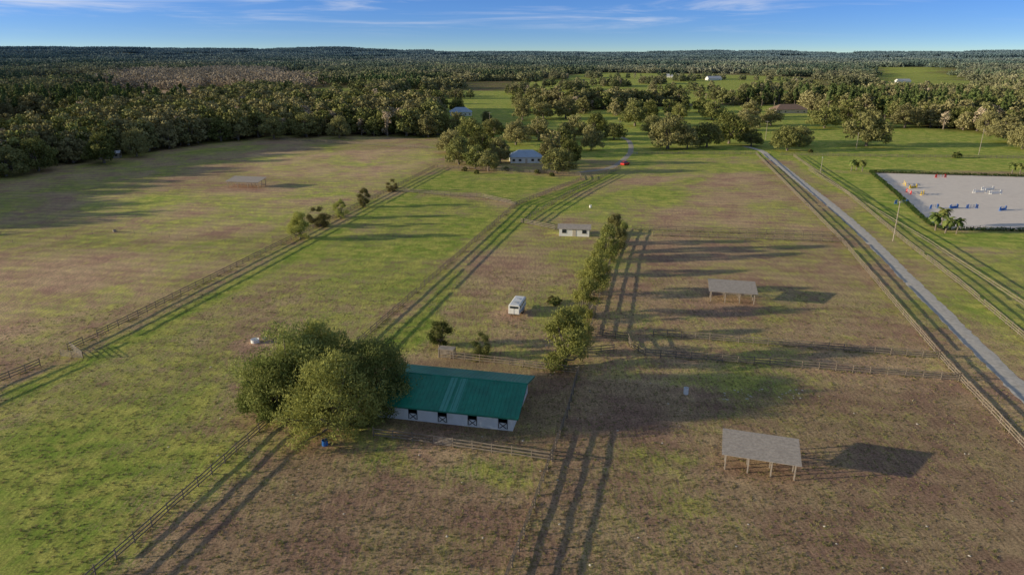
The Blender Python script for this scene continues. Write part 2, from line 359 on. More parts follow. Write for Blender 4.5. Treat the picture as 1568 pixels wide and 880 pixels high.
def tree_arrays(H, R, seed, nleaf, ls, ncl=20, base=0.2, form='oak', limbs=10, crs=1.0, spray=0.0):
    rng = np.random.default_rng(seed)
    C = []; Rr = []
    lob = [rng.uniform(.0, 6.28) for _ in range(3)]
    for i in range(ncl):
        q = math.sqrt((i + 0.5) / ncl); a = i * 2.399 + rng.random() * 0.6
        lobe = 1 + .16 * math.sin(2 * a + lob[0]) + .15 * math.sin(3 * a + lob[1]) + .10 * math.sin(5 * a + lob[2])
        if form == 'oak':
            rr = R * 0.82 * q * rng.uniform(0.80, 1.2) * lobe; cr = R * rng.uniform(0.14, 0.40) * crs
            top = base * H + H * (1 - base) * math.sqrt(max(0, 1 - (q * 0.93) ** 2)) * rng.uniform(.74, 1.12)
            z = max(top - cr * 0.7 - rng.random() * 0.10 * H, base * H + cr * 0.3)
        elif form == 'upright':
            zf = rng.random() ** 0.8; env = math.sin(math.pi * min(1, 0.22 + 0.70 * zf)) ** 0.7
            rr = R * env * rng.uniform(0.25, 0.9) * lobe; cr = R * rng.uniform(0.20, 0.42) * (0.6 + 0.4 * env) * crs
            z = base * H + zf * H * (1 - base) - cr * 0.5
        elif form == 'pine':
            zf = rng.random(); rr = R * rng.uniform(0.1, 0.6) * (1.1 - zf); cr = R * rng.uniform(0.22, 0.4) * (1.15 - zf * .7)
            z = H * (0.5 + 0.47 * zf)
        C.append((rr * math.cos(a), rr * math.sin(a), z)); Rr.append(cr)
        if form == 'oak' and q > 0.5:
            C.append((rr * math.cos(a + .3) * .95, rr * math.sin(a + .3) * .95, base * H + rng.random() * (z - base * H) * 0.6 + 0.05 * H)); Rr.append(cr * 0.85)
    C = np.array(C); Rr = np.array(Rr)
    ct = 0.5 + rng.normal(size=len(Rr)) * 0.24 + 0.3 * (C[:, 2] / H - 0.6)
    V, F, tone = leaves(rng, C, Rr, ct, nleaf, ls, spray=spray)
    V[:, 2] = np.maximum(V[:, 2], 0.15)
    Vs = [V]; Fs = [F]; ts = [tone]; mi = [np.zeros(len(F), int)]; off = len(V)
    if limbs:
        tr = 0.035 * H + 0.02 * R; fork = Vector((0, 0, H * (base + 0.06)))
        segs = [((0, 0, -0.2), tuple(fork), tr, tr * 0.75)]
        if form == 'pine': segs = [((0, 0, -0.2), (0, 0, H * .93), tr * .6, tr * .2)]
        for j in range(0, len(C), max(1, len(C) // limbs)):
            c = Vector(C[j]); mid = fork.lerp(c, 0.5) + Vector((rng.normal() * .04 * R, rng.normal() * .04 * R, -0.05 * H))
            if form == 'pine':
                segs.append(((0, 0, c.z - .5), tuple(c), tr * .2, tr * .08)); continue
            segs.append((tuple(fork), tuple(mid), tr * 0.45, tr * 0.28)); segs.append((tuple(mid), tuple(c), tr * 0.28, tr * 0.1))
        for s in segs:
            v, f = tube(*s); Vs.append(v); Fs.append(f + off); off += len(v)
            ts.append(np.full(len(f), .5)); mi.append(np.ones(len(f), int))
    return np.vstack(Vs), np.vstack(Fs), np.concatenate(ts), np.concatenate(mi)
def tree_mesh(name, mats, *a, **k):
    V, F, t, mi = tree_arrays(*a, **k); return np_mesh(name, V, F, mats, mi, t)
def put(name, me, loc, s=(1, 1, 1), rz=0.0):
    o = bpy.data.objects.new(name, me); scene.collection.objects.link(o)
    o.location = (loc[0], loc[1], 0); o.scale = s; o.rotation_euler = (0, 0, rz); return o

# big laurel oaks by the barn
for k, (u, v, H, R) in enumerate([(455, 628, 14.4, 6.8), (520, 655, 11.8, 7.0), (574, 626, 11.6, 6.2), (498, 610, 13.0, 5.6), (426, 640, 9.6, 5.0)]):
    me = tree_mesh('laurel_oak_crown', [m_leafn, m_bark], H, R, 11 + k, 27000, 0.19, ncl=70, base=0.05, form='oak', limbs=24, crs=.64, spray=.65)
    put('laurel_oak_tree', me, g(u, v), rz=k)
# tree row along the paddock fence
rowmesh = [tree_mesh('row_tree_crown', [m_leafn, m_bark], 9.0, 4.0, 40 + k, 9500, 0.2, ncl=36, base=0.05, form='upright', limbs=10, crs=.75, spray=.5) for k in range(4)]
for k, (u, v, H, R) in enumerate([(864, 560, 10.2, 4.8), (885, 518, 6.2, 2.8), (894, 486, 8.4, 3.5), (908, 452, 8.4, 3.6), (912, 422, 6.4, 3.2), (928, 398, 9.0, 3.7), (948, 374, 7.0, 3.0),
                                  (460, 366, 7.8, 3.6), (522, 334, 6.2, 2.4)]):
    put('holly_oak_tree', rowmesh[k % 4], g(u, v), (R / 4, R / 4, H / 9), k * 1.3)
darkm = [tree_mesh('magnolia_crown', [m_leafd, m_bark], 7.0, 3.0, 60 + k, 6000, 0.2, ncl=22, base=0.05, form='upright', limbs=6, crs=.85, spray=.3) for k in range(2)]
for k, (u, v, H, R) in enumerate([(673, 531, 4.8, 2.4), (738, 546, 4.5, 1.8), (941, 386, 10.0, 3.4), (490, 347, 6.0, 2.9), (559, 317, 6.2, 2.5), (601, 293, 4.6, 2.0)]):
    put('magnolia_tree', darkm[k % 2], g(u, v), (R / 3, R / 3, H / 7), k * 2.1)
# oaks round the house and on the lawns
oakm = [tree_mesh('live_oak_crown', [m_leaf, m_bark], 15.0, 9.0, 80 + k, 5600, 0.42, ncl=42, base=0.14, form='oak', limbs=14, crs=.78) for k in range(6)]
oaks = [(703, 252, 13, 7), (728, 258, 10, 6), (748, 262, 9, 5.5), (766, 250, 12, 6), (690, 235, 12, 7), (852, 265, 11, 7), (872, 252, 12, 6), (838, 240, 9, 5),
        (790, 222, 14, 8), (825, 215, 13, 8), (720, 218, 14, 8), (755, 212, 12, 7), (905, 230, 13, 7), (880, 214, 14, 8), (735, 238, 12, 7), (860, 232, 12, 7),
        (800, 184, 16, 9), (832, 182, 13, 8), (866, 182, 17, 11), (700, 205, 13, 8), (655, 207, 14, 8), (622, 203, 15, 9), (590, 206, 15, 9), (560, 205, 13, 8),
        (912, 206, 14, 8), (972, 193, 17, 10), (995, 182, 14, 9), (1022, 228, 18, 10), (1052, 228, 12, 7), (1082, 226, 14, 8), (1116, 220, 18, 11), (1150, 224, 10, 6),
        (1040, 184, 13, 8), (1090, 184, 14, 9), (1205, 231, 13, 9), (1222, 224, 11, 7), (1262, 196, 15, 13), (1296, 190, 16, 12), (1326, 224, 20, 13), (1385, 196, 16, 11),
        (1425, 193, 15, 11), (1470, 196, 15, 10), (1510, 205, 14, 9), (1545, 218, 15, 10), (1180, 192, 12, 9), (1148, 180, 13, 9), (745, 190, 9, 5), (940, 214, 10, 6),
        (1565, 228, 13, 9), (1070, 172, 13, 9), (420, 213, 14, 9), (470, 210, 14, 9), (520, 212, 13, 8), (10, 270, 13, 8), (60, 262, 15, 9), (160, 250, 14, 8), (210, 240, 14, 8),
        (700, 172, 12, 7), (640, 160, 13, 8), (1000, 205, 12, 7), (1140, 200, 12, 8)]
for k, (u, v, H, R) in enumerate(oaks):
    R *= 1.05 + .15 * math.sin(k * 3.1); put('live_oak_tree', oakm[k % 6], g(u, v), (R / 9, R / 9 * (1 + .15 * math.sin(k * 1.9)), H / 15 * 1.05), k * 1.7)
# small saplings on far lawn and shrubs near the house
shr = tree_mesh('shrub_crown', [m_leafd, m_bark], 2.2, 1.6, 5, 900, 0.2, ncl=10, base=0.02, form='oak', limbs=0)
for k, (u, v, s) in enumerate([(712, 262, 1), (730, 266, .9), (775, 262, 1), (822, 266, 1), (845, 270, .9), (1465, 242, 1.6), (852, 466, .9), (845, 462, .7), (1240, 234, 1)]):
    put('shrub', shr, g(u, v), (s, s, s), k)

# --- instanced scatter (one object per mass)
def scatter(name, pts, rot, scl, idx, srcs):
    coll = bpy.data.collections.new(name + '_kinds')
    for k, me in enumerate(srcs):
        o = bpy.data.objects.new(name + '_kind_%02d' % k, me); coll.objects.link(o)
    me = bpy.data.meshes.new(name); me.vertices.add(len(pts)); me.vertices.foreach_set('co', np.asarray(pts, np.float32).ravel())
    a = me.attributes.new('rot', 'FLOAT_VECTOR', 'POINT'); r3 = np.zeros((len(pts), 3), np.float32); r3[:, 2] = rot; a.data.foreach_set('vector', r3.ravel())
    a = me.attributes.new('scl', 'FLOAT_VECTOR', 'POINT'); a.data.foreach_set('vector', np.asarray(scl, np.float32).ravel())
    a = me.attributes.new('kind', 'INT', 'POINT'); a.data.foreach_set('value', np.asarray(idx, np.int32))
    o = bpy.data.objects.new(name, me); scene.collection.objects.link(o)
    ng = bpy.data.node_groups.new(name + '_scatter', 'GeometryNodeTree')
    ng.interface.new_socket('Geometry', in_out='INPUT', socket_type='NodeSocketGeometry')
    ng.interface.new_socket('Geometry', in_out='OUTPUT', socket_type='NodeSocketGeometry')
    gi = ng.nodes.new('NodeGroupInput'); gout = ng.nodes.new('NodeGroupOutput')
    ip = ng.nodes.new('GeometryNodeInstanceOnPoints'); ci = ng.nodes.new('GeometryNodeCollectionInfo')
    ci.inputs['Collection'].default_value = coll; ci.inputs['Separate Children'].default_value = True; ci.inputs['Reset Children'].default_value = True
    def na(nm, ty):
        n = ng.nodes.new('GeometryNodeInputNamedAttribute'); n.data_type = ty; n.inputs['Name'].default_value = nm; return n.outputs['Attribute']
    ng.links.new(gi.outputs[0], ip.inputs['Points']); ng.links.new(ci.outputs[0], ip.inputs['Instance'])
    ip.inputs['Pick Instance'].default_value = True
    ng.links.new(na('kind', 'INT'), ip.inputs['Instance Index'])
    ng.links.new(na('rot', 'FLOAT_VECTOR'), ip.inputs['Rotation']); ng.links.new(na('scl', 'FLOAT_VECTOR'), ip.inputs['Scale'])
    ng.links.new(ip.outputs[0], gout.inputs[0])
    md = o.modifiers.new('scatter', 'NODES'); md.node_group = ng
    return o

rng = np.random.default_rng(3)
def is_open(x, y, margin):
    o = np.zeros(x.shape, bool)
    for p in open_polys: o |= poly_sd(x, y, p) > -margin
    return o
def in_rows(x, y, w):
    o = np.zeros(x.shape, bool)
    for h in hedgerows: o |= line_d(x, y, h) < w
    return o
# near/mid forest
step = 8.8
gx, gy = np.meshgrid(np.arange(-1000, 1000, step), np.arange(150, 1500, step))
x = (gx + rng.uniform(-.45, .45, gx.shape) * step).ravel(); y = (gy + rng.uniform(-.45, .45, gx.shape) * step).ravel()
r = np.hypot(x, y); ang = np.arctan2(x, y)
inv = (np.abs(ang) < 0.74) | ((x < 0) & (x > -420) & (y > 150) & (y < 420))
opn = is_open(x, y, 2.0)
clr = np.sin(x / 61 + 1) * np.sin(y / 83 + 2) + 0.6 * np.sin(x / 27 + y / 35)
clump = np.sin(x / 23 + 4) * np.sin(y / 31 + 1) + .7 * np.sin(x / 47 - y / 53)
rnd = rng.random(x.shape)
inpast = opn & (r > 480) & (r < 1500) & ((in_rows(x, y, 8) & (rnd < .5)) | ((clump > 1.22) & (rnd < .7)))
keep = inv & ((~opn & (clr < .92) & (r < 950)) | inpast)
x, y, inpast = x[keep], y[keep], inpast[keep]
isb = poly_sd(x, y, bare_poly) > 0
n = len(x)
kind = rng.integers(0, 5, n)
pn = (np.sin(x / 110 + 2) * np.sin(y / 130) > 0.6) & (rng.random(n) < 0.6); kind[pn] = 5 + rng.integers(0, 2, pn.sum())
bb = rng.random(n) < .08; kind[bb] = 7
kind[isb] = 7
hs = rng.uniform(0.62, 1.18, n) * np.where(inpast, .76, 1); ws = hs * rng.uniform(0.9, 1.25, n)
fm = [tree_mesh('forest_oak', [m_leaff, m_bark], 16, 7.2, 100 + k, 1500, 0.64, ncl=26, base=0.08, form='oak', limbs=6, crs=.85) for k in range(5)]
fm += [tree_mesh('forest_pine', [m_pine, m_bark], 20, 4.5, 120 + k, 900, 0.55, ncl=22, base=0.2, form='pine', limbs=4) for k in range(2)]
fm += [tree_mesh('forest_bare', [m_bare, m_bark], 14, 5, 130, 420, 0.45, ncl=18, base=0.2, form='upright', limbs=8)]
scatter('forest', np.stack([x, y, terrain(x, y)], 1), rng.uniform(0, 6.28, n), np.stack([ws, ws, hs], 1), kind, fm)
print('forest', n)

def grove(name, size, ntree, nl, ls, mats, seed, form='oak', H=15, R=6.5):
    rg = np.random.default_rng(seed); Vs = []; Fs = []; T = []; off = 0
    for i in range(ntree):
        s = rg.uniform(.62, 1.2)
        V, F, t, mi = tree_arrays(H * s, R * s, int(rg.integers(1e6)), nl, ls, ncl=7, base=0.1, form=form, limbs=0)
        V = V + np.array([rg.uniform(-.5, .5) * size, rg.uniform(-.5, .5) * size, 0])
        Vs.append(V); Fs.append(F + off); off += len(V); T.append(np.clip(t + rg.normal() * .32, 0, 1))
    return np_mesh(name, np.vstack(Vs), np.vstack(Fs), mats, None, np.concatenate(T))
def far_forest(name, r0, r1, size, srcs, nbare, cover):
    gx, gy = np.meshgrid(np.arange(-r1, r1, size * .95), np.arange(0, r1, size * .95))
    x = (gx + rng.uniform(-.2, .2, gx.shape) * size).ravel(); y = (gy + rng.uniform(-.2, .2, gx.shape) * size).ravel()
    r = np.hypot(x, y); ang = np.arctan2(x, y)
    k = (np.abs(ang) < .74) & (r >= r0) & (r < r1); x, y = x[k], y[k]
    k = ~is_open(x, y, size * 0.35)
    clr = np.sin(x / 170 + 1) * np.sin(y / 210 + 2) + 0.6 * np.sin(x / 90 + y / 130)
    k &= clr < cover
    x, y = x[k], y[k]; n = len(x)
    kind = rng.integers(0, len(srcs) - nbare, n)
    if nbare: kind[poly_sd(x, y, bare_poly) > 0] = len(srcs) - 1
    s = rng.uniform(.8, 1.15, n)
    scatter(name, np.stack([x, y, terrain(x, y) - 0.5], 1), rng.uniform(0, 6.28, n), np.stack([np.ones(n), np.ones(n), s], 1), kind, srcs)
    print(name, n)
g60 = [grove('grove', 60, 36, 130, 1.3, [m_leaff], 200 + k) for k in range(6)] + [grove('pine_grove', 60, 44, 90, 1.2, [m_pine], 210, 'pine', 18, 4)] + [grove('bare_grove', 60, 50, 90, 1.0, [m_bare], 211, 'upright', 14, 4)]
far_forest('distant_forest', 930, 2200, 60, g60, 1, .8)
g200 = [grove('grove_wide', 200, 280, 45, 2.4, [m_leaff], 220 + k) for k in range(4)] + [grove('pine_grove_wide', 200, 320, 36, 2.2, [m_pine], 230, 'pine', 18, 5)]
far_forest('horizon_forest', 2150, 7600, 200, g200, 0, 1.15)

# ------------------------------------------------------------------ fences (plan)
FN = [
 [(40, 979), (148, 882), (790, 315), (890, 276), (888, 269), (760, 262), (670, 257)],
 [(105, 537), (150, 516), (665, 258)],
 [(-120, 640), (-60, 612), (62, 560)],
 [(605, 293), (690, 300), (740, 303), (790, 314)],
 [(800, 342), (828, 323), (880, 293), (950, 259)],
 [(798, 341), (850, 352)],
 [(968, 352), (1272, 362)],
 [(1000, 361), (1288, 371)],
 [(958, 352), (935, 400), (903, 512)],
 [(903, 512), (962, 520), (966, 531), (988, 545), (1228, 563), (1468, 583)],
 [(1000, 514), (1437, 549)],
 [(886, 572), (868, 640), (845, 704), (775, 895), (745, 980)],
 [(572, 668), (662, 679)],
 [(694, 684), (845, 706)],
 [(690, 549), (780, 559), (886, 573)],
 [(1157, 236), (1290, 372), (1437, 547), (1470, 583), (1575, 695), (1700, 830)],
 [(1215, 240), (1300, 300), (1383, 370), (1470, 437), (1568, 520), (1700, 632)],
 [(1195, 238), (1390, 241), (1568, 243), (1750, 247)],
 [(975, 236), (1157, 237)],
 [(430, 215), (680, 229), (690, 240)],
 [(900, 541), (940, 538)],
 ]

# grass tufts over the near paddocks, ranker growth along the fences
tf = []
for k in range(3):
    rg = np.random.default_rng(300 + k); nb = 12
    p = rg.normal(size=(nb, 2)) * 0.08; a = rg.uniform(0, 6.28, nb); h = rg.uniform(.03, .09, nb); w = .03
    dx, dy = np.cos(a) * w, np.sin(a) * w; le = rg.normal(size=(nb, 2)) * .05
    V = np.stack([np.stack([p[:, 0] - dx, p[:, 1] - dy, np.zeros(nb)], 1), np.stack([p[:, 0] + dx, p[:, 1] + dy, np.zeros(nb)], 1),
                  np.stack([p[:, 0] + dx * .4 + le[:, 0], p[:, 1] + dy * .4 + le[:, 1], h], 1), np.stack([p[:, 0] - dx * .4 + le[:, 0], p[:, 1] - dy * .4 + le[:, 1], h], 1)], 1).reshape(-1, 3)
    tf.append((V, np.arange(4 * nb).reshape(nb, 4), rg.random(nb)))
m_tuft = leafmat('grass_blades', (0.24, 0.28, 0.07), (0.48, 0.40, 0.21), (0.38, 0.31, 0.16), False)
tfm = [np_mesh('grass_tuft', V, F, [m_tuft], None, t) for V, F, t in tf]
nT = 26000
r = 48 + 110 * rng.random(nT) ** 1.3; a = rng.uniform(-.72, .72, nT); x = r * np.sin(a); y = r * np.cos(a)
k = line_d(x, y, drive_pts) > 2.5
k &= poly_sd(x, y, gp([(595, 645), (625, 545), (822, 560), (790, 662)])) < 0
x, y = x[k], y[k]; n = len(x); s = rng.uniform(.6, 1.7, n)
fx, fy = [], []
for p in FN:
    q = gp(p)
    for i in range(len(q) - 1):
        l = math.dist(q[i], q[i + 1]); m_ = int(l * 2.0); t_ = rng.random(m_)
        px = q[i][0] + (q[i + 1][0] - q[i][0]) * t_; py = q[i][1] + (q[i + 1][1] - q[i][1]) * t_
        kk = (np.hypot(px, py) < 260) & (np.sin(px * .7) + np.sin(py * .53 + px * .2) > -.2)
        fx.append(px[kk] + rng.normal(size=kk.sum()) * .14); fy.append(py[kk] + rng.normal(size=kk.sum()) * .14)
fx = np.concatenate(fx); fy = np.concatenate(fy)
x = np.concatenate([x, fx]); y = np.concatenate([y, fy]); s = np.concatenate([s, rng.uniform(1.2, 2.6, len(fx))]); n = len(x)
scatter('grass', np.stack([x, y, np.zeros(n)], 1), rng.uniform(0, 6.28, n), np.stack([s, s, s], 1), rng.integers(0, 3, n), tfm)

# ------------------------------------------------------------------ roads, arena
def ribbon(name, pts, w, z, mat, jit=0.25):
    P = [Vector((p[0], p[1], 0)) for p in pts]; out = []
    for i in range(len(P) - 1):
        p0 = P[max(i - 1, 0)]; p1 = P[i]; p2 = P[i + 1]; p3 = P[min(i + 2, len(P) - 1)]
        n = max(2, int((p2 - p1).length / 1.2))
        for j in range(n):
            t = j / n
            out.append(0.5 * ((2 * p1) + (p2 - p0) * t + (2 * p0 - 5 * p1 + 4 * p2 - p3) * t * t + (3 * p1 - p0 - 3 * p2 + p3) * t ** 3))
    out.append(P[-1]); m = MB(); vs = []
    for i, p in enumerate(out):
        d = (out[min(i + 1, len(out) - 1)] - out[max(i - 1, 0)]).normalized(); s = Vector((d.y, -d.x, 0))
        for q in (-.5, -.17, .17, .5):
            jj = random.uniform(-jit, jit) if abs(q) == .5 else 0
            v = p + s * (q * w + jj); vs.append((v.x, v.y, z + (0.03 if abs(q) < .3 else 0)))
    fs = [(i * 4 + k, (i + 1) * 4 + k, (i + 1) * 4 + k + 1, i * 4 + k + 1) for i in range(len(out) - 1) for k in range(3)]
    m.add(vs, [f[::-1] for f in fs]); return m.obj(name, [mat])
ribbon('gravel_driveway', drive_pts, 3.4, 0.012, m_gravel)
ribbon('house_driveway', lane_pts, 2.8, 0.012, m_lane)
m = MB(); m.add([(p[0], p[1], 0.02) for p in arena], [tuple(range(len(arena)))[::-1]]); m.obj('riding_arena_sand', [m_sand])

# hedge round arena
def hedge(name, pts, w, h, dens, seed):
    rg = np.random.default_rng(seed); C = []; R = []
    for i in range(len(pts) - 1):
        a = np.array(pts[i]); b = np.array(pts[i + 1]); l = np.linalg.norm(b - a)
        for t in np.arange(0, l, 0.6):
            p = a + (b - a) * t / l
            C.append((p[0] + rg.normal() * .12, p[1] + rg.normal() * .12, h * .5)); R.append(w * .55 * rg.uniform(.85, 1.15))
    C = np.array(C); R = np.array(R)
    V, F, t = leaves(rg, C, R, .5 + rg.normal(size=len(R)) * .15, int(len(R) * dens), .22, flat=h / w * 1.0, inner=.6)
    V[:, 2] = np.maximum(V[:, 2], .02)
    o = bpy.data.objects.new(name, np_mesh(name, V, F, [m_hedge], None, t)); scene.collection.objects.link(o); return o
hedge('arena_hedge', gp([(1700, 274), (1568, 271), (1450, 268), (1333, 264), (1373, 298), (1403, 327), (1426, 346), (1446, 352), (1560, 354), (1760, 357)]), 1.5, 1.1, 30, 9)

# ------------------------------------------------------------------ fences
def fence(name, pts, hts=(0.38, 0.84, 1.32), sp=2.6, ph=1.45, mat=None, rails=True, pr=0.085):
    m = MB(); pts = [Vector((p[0], p[1], 0)) for p in pts]
    for i in range(len(pts) - 1):
        a, b = pts[i], pts[i + 1]; n = max(1, round((b - a).length / sp)); d = (b - a).normalized(); s = Vector((d.y, -d.x, 0))
        P = [a.lerp(b, k / n) + s * random.uniform(-.05, .05) for k in range(n + 1)]
        for k, p in enumerate(P):
            if k == 0 and i > 0: continue
            h = ph + random.uniform(-.06, .06)
            m.cyl(p + Vector((0, 0, -.1)), p + Vector((random.uniform(-.03, .03), random.uniform(-.03, .03), h)), pr, pr * .85, 6)
        for k in range(n):
            for h in hts:
                if random.random() < 0.012: continue
                e = s * (pr + .02)
                m.beam(P[k] + e + Vector((0, 0, h + random.uniform(-.03, .03))), P[k + 1] + e + Vector((0, 0, h + random.uniform(-.03, .03))), 0.035, 0.16)
    return m.obj(name, [mat or m_wood])
for p in FN: fence('paddock_fence', gp(p))
fence('wire_fence', gp([(1238, 262), (1330, 318), (1420, 372), (1568, 470), (1700, 560)]), hts=(.5, 1.1), sp=3.5, pr=.05)
fence('wire_fence', gp([(20, 372), (180, 355), (345, 372), (452, 362)]), hts=(), sp=7, ph=1.1, pr=.05)

def gate(name, a, b, h=1.3, mat=None):
    a = Vector((a[0], a[1], 0)); b = Vector((b[0], b[1], 0)); m = MB()
    for z in np.linspace(.2, h, 6): m.beam(a + Vector((0, 0, z)), b + Vector((0, 0, z)), .04, .05 if mat else .06)
    for t in (0, .5, 1): m.beam(a.lerp(b, t) + Vector((0, .0, .12)), a.lerp(b, t) + Vector((0, 0, h + .1)), .06, .06)
    m.beam(a + Vector((0, -.03, .2)), b + Vector((0, -.03, h)), .03, .05)
    m.obj(name, [mat or m_woodl])
gate('farm_gate', g(664, 680), g(692, 684)); gate('farm_gate', g(94, 546), g(128, 549)); gate('farm_gate', g(128, 549), g(108, 533))
gate('farm_gate', g(962, 236), g(976, 237), mat=m_steel)

# ------------------------------------------------------------------ barn
BR = math.radians(-11.6)
bc = Vector((0.1, 83.6, 0)) - 10 * Vector((math.cos(BR), math.sin(BR), 0))
barn = empty('green_roof_horse_barn', bc, BR)
Lb, Db, Wh, Rh = 20.0, 11.6, 2.75, 4.45
w = MB()
t = .15; hx = Lb / 2
doors = [8.6, 4.2, -0.2, -4.6, -9.0]
edges = sorted(doors); xs0 = -hx; dw = 1.35
for dx in edges:
    if dx - dw / 2 > xs0: w.box(((xs0 + dx - dw / 2) / 2, t / 2, Wh / 2), (dx - dw / 2 - xs0, t, Wh))
    w.box((dx, t / 2, Wh - .2), (dw, t, .4)); xs0 = max(xs0, dx + dw / 2)
w.box(((xs0 + hx) / 2, t / 2, Wh / 2), (hx - xs0, t, Wh))
w.box((0, Db - t / 2, Wh / 2), (Lb, t, Wh))
for sx in (-1, 1):
    X0 = sx * (hx - t / 2)
    w.box((X0, t + 2.2, Wh / 2), (t, 4.4, Wh)); w.box((X0, Db - t - 2.2, Wh / 2), (t, 4.4, Wh)); w.box((X0, Db / 2, Wh - .15), (t, Db - 2 * t - 8.8, .3))
    tri = [(X0 - t / 2, .1, Wh), (X0 - t / 2, Db - .1, Wh), (X0 - t / 2, Db / 2, Rh - .12), (X0 + t / 2, .1, Wh), (X0 + t / 2, Db - .1, Wh), (X0 + t / 2, Db / 2, Rh - .12)]
    w.add(tri, [(0, 1, 2), (3, 5, 4), (0, 2, 5, 3), (1, 4, 5, 2), (0, 3, 4, 1)])
w.obj('walls', [m_white], barn)
d = MB()
for dx in doors:
    d.box((dx, .10, .62), (dw - .1, .04, 1.15), 0)
    for zx in (.08, 1.18): d.box((dx, .045, zx), (dw - .02, .06, .1), 1)
    for sx in (-1, 1): d.box((dx + sx * (dw / 2 - .05), -.01, 1.15), (.1, .06, 2.28), 1)
    d.beam((dx - .58, .06, .14), (dx + .58, .06, 1.12), .03, .1, 1); d.beam((dx - .58, .03, 1.12), (dx + .58, .03, .14), .03, .1, 1)
    d.box((dx, -.01, 2.33), (dw + .08, .06, .1), 1)
d.obj('stall_doors', [m_white, m_black], barn)
tr = MB()
tr.box((0, -.03, .14), (Lb + .02, .04, .22), 0)
for xx in np.arange(-hx + 1.9, hx, 2.2):
    if min(abs(xx - dd) for dd in doors) > .9: tr.box((xx, -.025, 1.45), (.06, .04, 2.35), 0)
for sx in (-1, 1):
    tr.box((sx * (hx + .03), 3.0, 1.5), (.05, 1.3, 1.0), 1); tr.box((sx * (hx + .03), Db - 2.6, 1.5), (.05, 1.3, 1.0), 1)
tr.obj('trim_and_windows', [m_white, m_dark], barn)
inn = MB(); inn.box((0, Db / 2, .03), (Lb - .5, Db - .5, .05)); inn.box((0, 4.2, 1.3), (Lb - 1, .1, 2.5)); inn.box((0, Db - 4.2, 1.3), (Lb - 1, .1, 2.5)); inn.obj('stall_partitions', [m_dark], barn)
ov, ox = .95, .95; slope = (Rh - Wh) / (Db / 2)
rf = MB()
cuts = [-hx - ox, -.4, .6, 1.1, 2.1, hx + ox]; cm = [0, 1, 0, 1, 0]
for (x0, x1), mi_ in zip(zip(cuts[:-1], cuts[1:]), cm):
    for y0, y1 in ((-ov, Db / 2), (Db + ov, Db / 2)):
        z0 = Wh + .06 - slope * ov; z1 = Rh + .06
        vs = [(x0, y0, z0), (x1, y0, z0), (x1, y1, z1), (x0, y1, z1)]; vt = [(a, b, c + .05) for a, b, c in vs]
        q = vs + vt
        rf.add(q, [(0, 3, 2, 1), (4, 5, 6, 7), (0, 1, 5, 4), (3, 7, 6, 2), (0, 4, 7, 3), (1, 2, 6, 5)], mi_ if y0 < 0 else 0)
for xx in np.arange(-hx - ox + .3, hx + ox, .6):
    for y0, y1 in ((-ov, Db / 2 - .1), (Db + ov, Db / 2 + .1)):
        rf.beam((xx, y0, Wh + .12 - slope * ov), (xx, y1, Rh + .10), .05, .05, 0)
rf.cyl((-hx - ox, Db / 2, Rh + .1), (hx + ox, Db / 2, Rh + .1), .12, .12, 8, 0)
rf.obj('metal_roof', [m_green, m_panel], barn)
fa = MB()
fa.box((0, -ov - .02, Wh - slope * ov - .02), (Lb + 2 * ox, .04, .2))
for sx in (-1, 1):
    for y0, y1 in ((-ov, Db / 2), (Db + ov, Db / 2)):
        fa.beam((sx * (hx + ox + .03), y0, Wh - slope * ov - .0), (sx * (hx + ox + .03), y1, Rh), .05, .2)
fa.obj('fascia', [m_greent], barn)

# hay rack / wooden crate behind barn
c = g(683, 548); m = MB()
for z in np.linspace(.15, 1.5, 6): m.box((0, 0, z), (2.6, .06, .12)); m.box((0, 1.4, z), (2.6, .06, .12)); m.box((-1.3, .7, z), (.06, 1.34, .12)); m.box((1.3, .7, z), (.06, 1.34, .12))
for a in (-1.3, 1.3):
    for b in (0, 1.4): m.box((a, b, .8), (.14, .14, 1.6))
m.box((0, .7, 1.62), (2.8, 1.6, .05)); m.obj('wooden_hay_crate', [m_woodl], None, (c[0], c[1], 0), BR)

# ------------------------------------------------------------------ run-in sheds
def runin(u0, v0, u1, v1, depth, hf=2.4, hb=3.05, name='run_in_shed'):
    a = Vector(g(u0, v0)); b = Vector(g(u1, v1)); d = b - a; W = d.length; rz = math.atan2(d.y, d.x)
    e = empty(name, (a.x, a.y, 0), rz); m = MB()
    n = 4
    for k in range(n):
        x = .25 + (W - .5) * k / (n - 1)
        m.box((x, .25, hf / 2), (.15, .15, hf)); m.box((x, depth - .3, hb / 2), (.15, .15, hb)); m.box((x, depth / 2, (hf + hb) / 4), (.13, .13, (hf + hb) / 2))
        m.beam((x + .1, .0, hf + .02), (x + .1, depth, hb + .02), .06, .16)
    m.box((W / 2, .15, hf - .05), (W, .05, .2)); m.box((W / 2, depth - .2, hb - .05), (W, .05, .2))
    for z in (.5, 1.0): m.box((W / 2, depth - .42, z), (W, .04, .15))
    m.obj('posts_and_rails', [m_woodl], e)
    r = MB(); h0, h1 = hf + .16, hb + .16; s = (h1 - h0) / depth
    q = [(-.3, -.5, h0 - s * .5), (W + .3, -.5, h0 - s * .5), (W + .3, depth + .4, h1 + s * .4), (-.3, depth + .4, h1 + s * .4)]
    q += [(x, y, z + .07) for x, y, z in q]
    r.add(q, [(0, 3, 2, 1), (4, 5, 6, 7), (0, 1, 5, 4), (3, 7, 6, 2), (0, 4, 7, 3), (1, 2, 6, 5)])
    for k in range(1, 9): r.beam((-.3, -.5 + k * (depth + .9) / 9, h0 - s * .5 + s * k * (depth + .9) / 9 + .075), (W + .3, -.5 + k * (depth + .9) / 9, h0 - s * .5 + s * k * (depth + .9) / 9 + .075), .03, .02)
    r.obj('roof', [m_shroof], e)
    return e
runin(1106, 719, 1219, 737, 4.3)
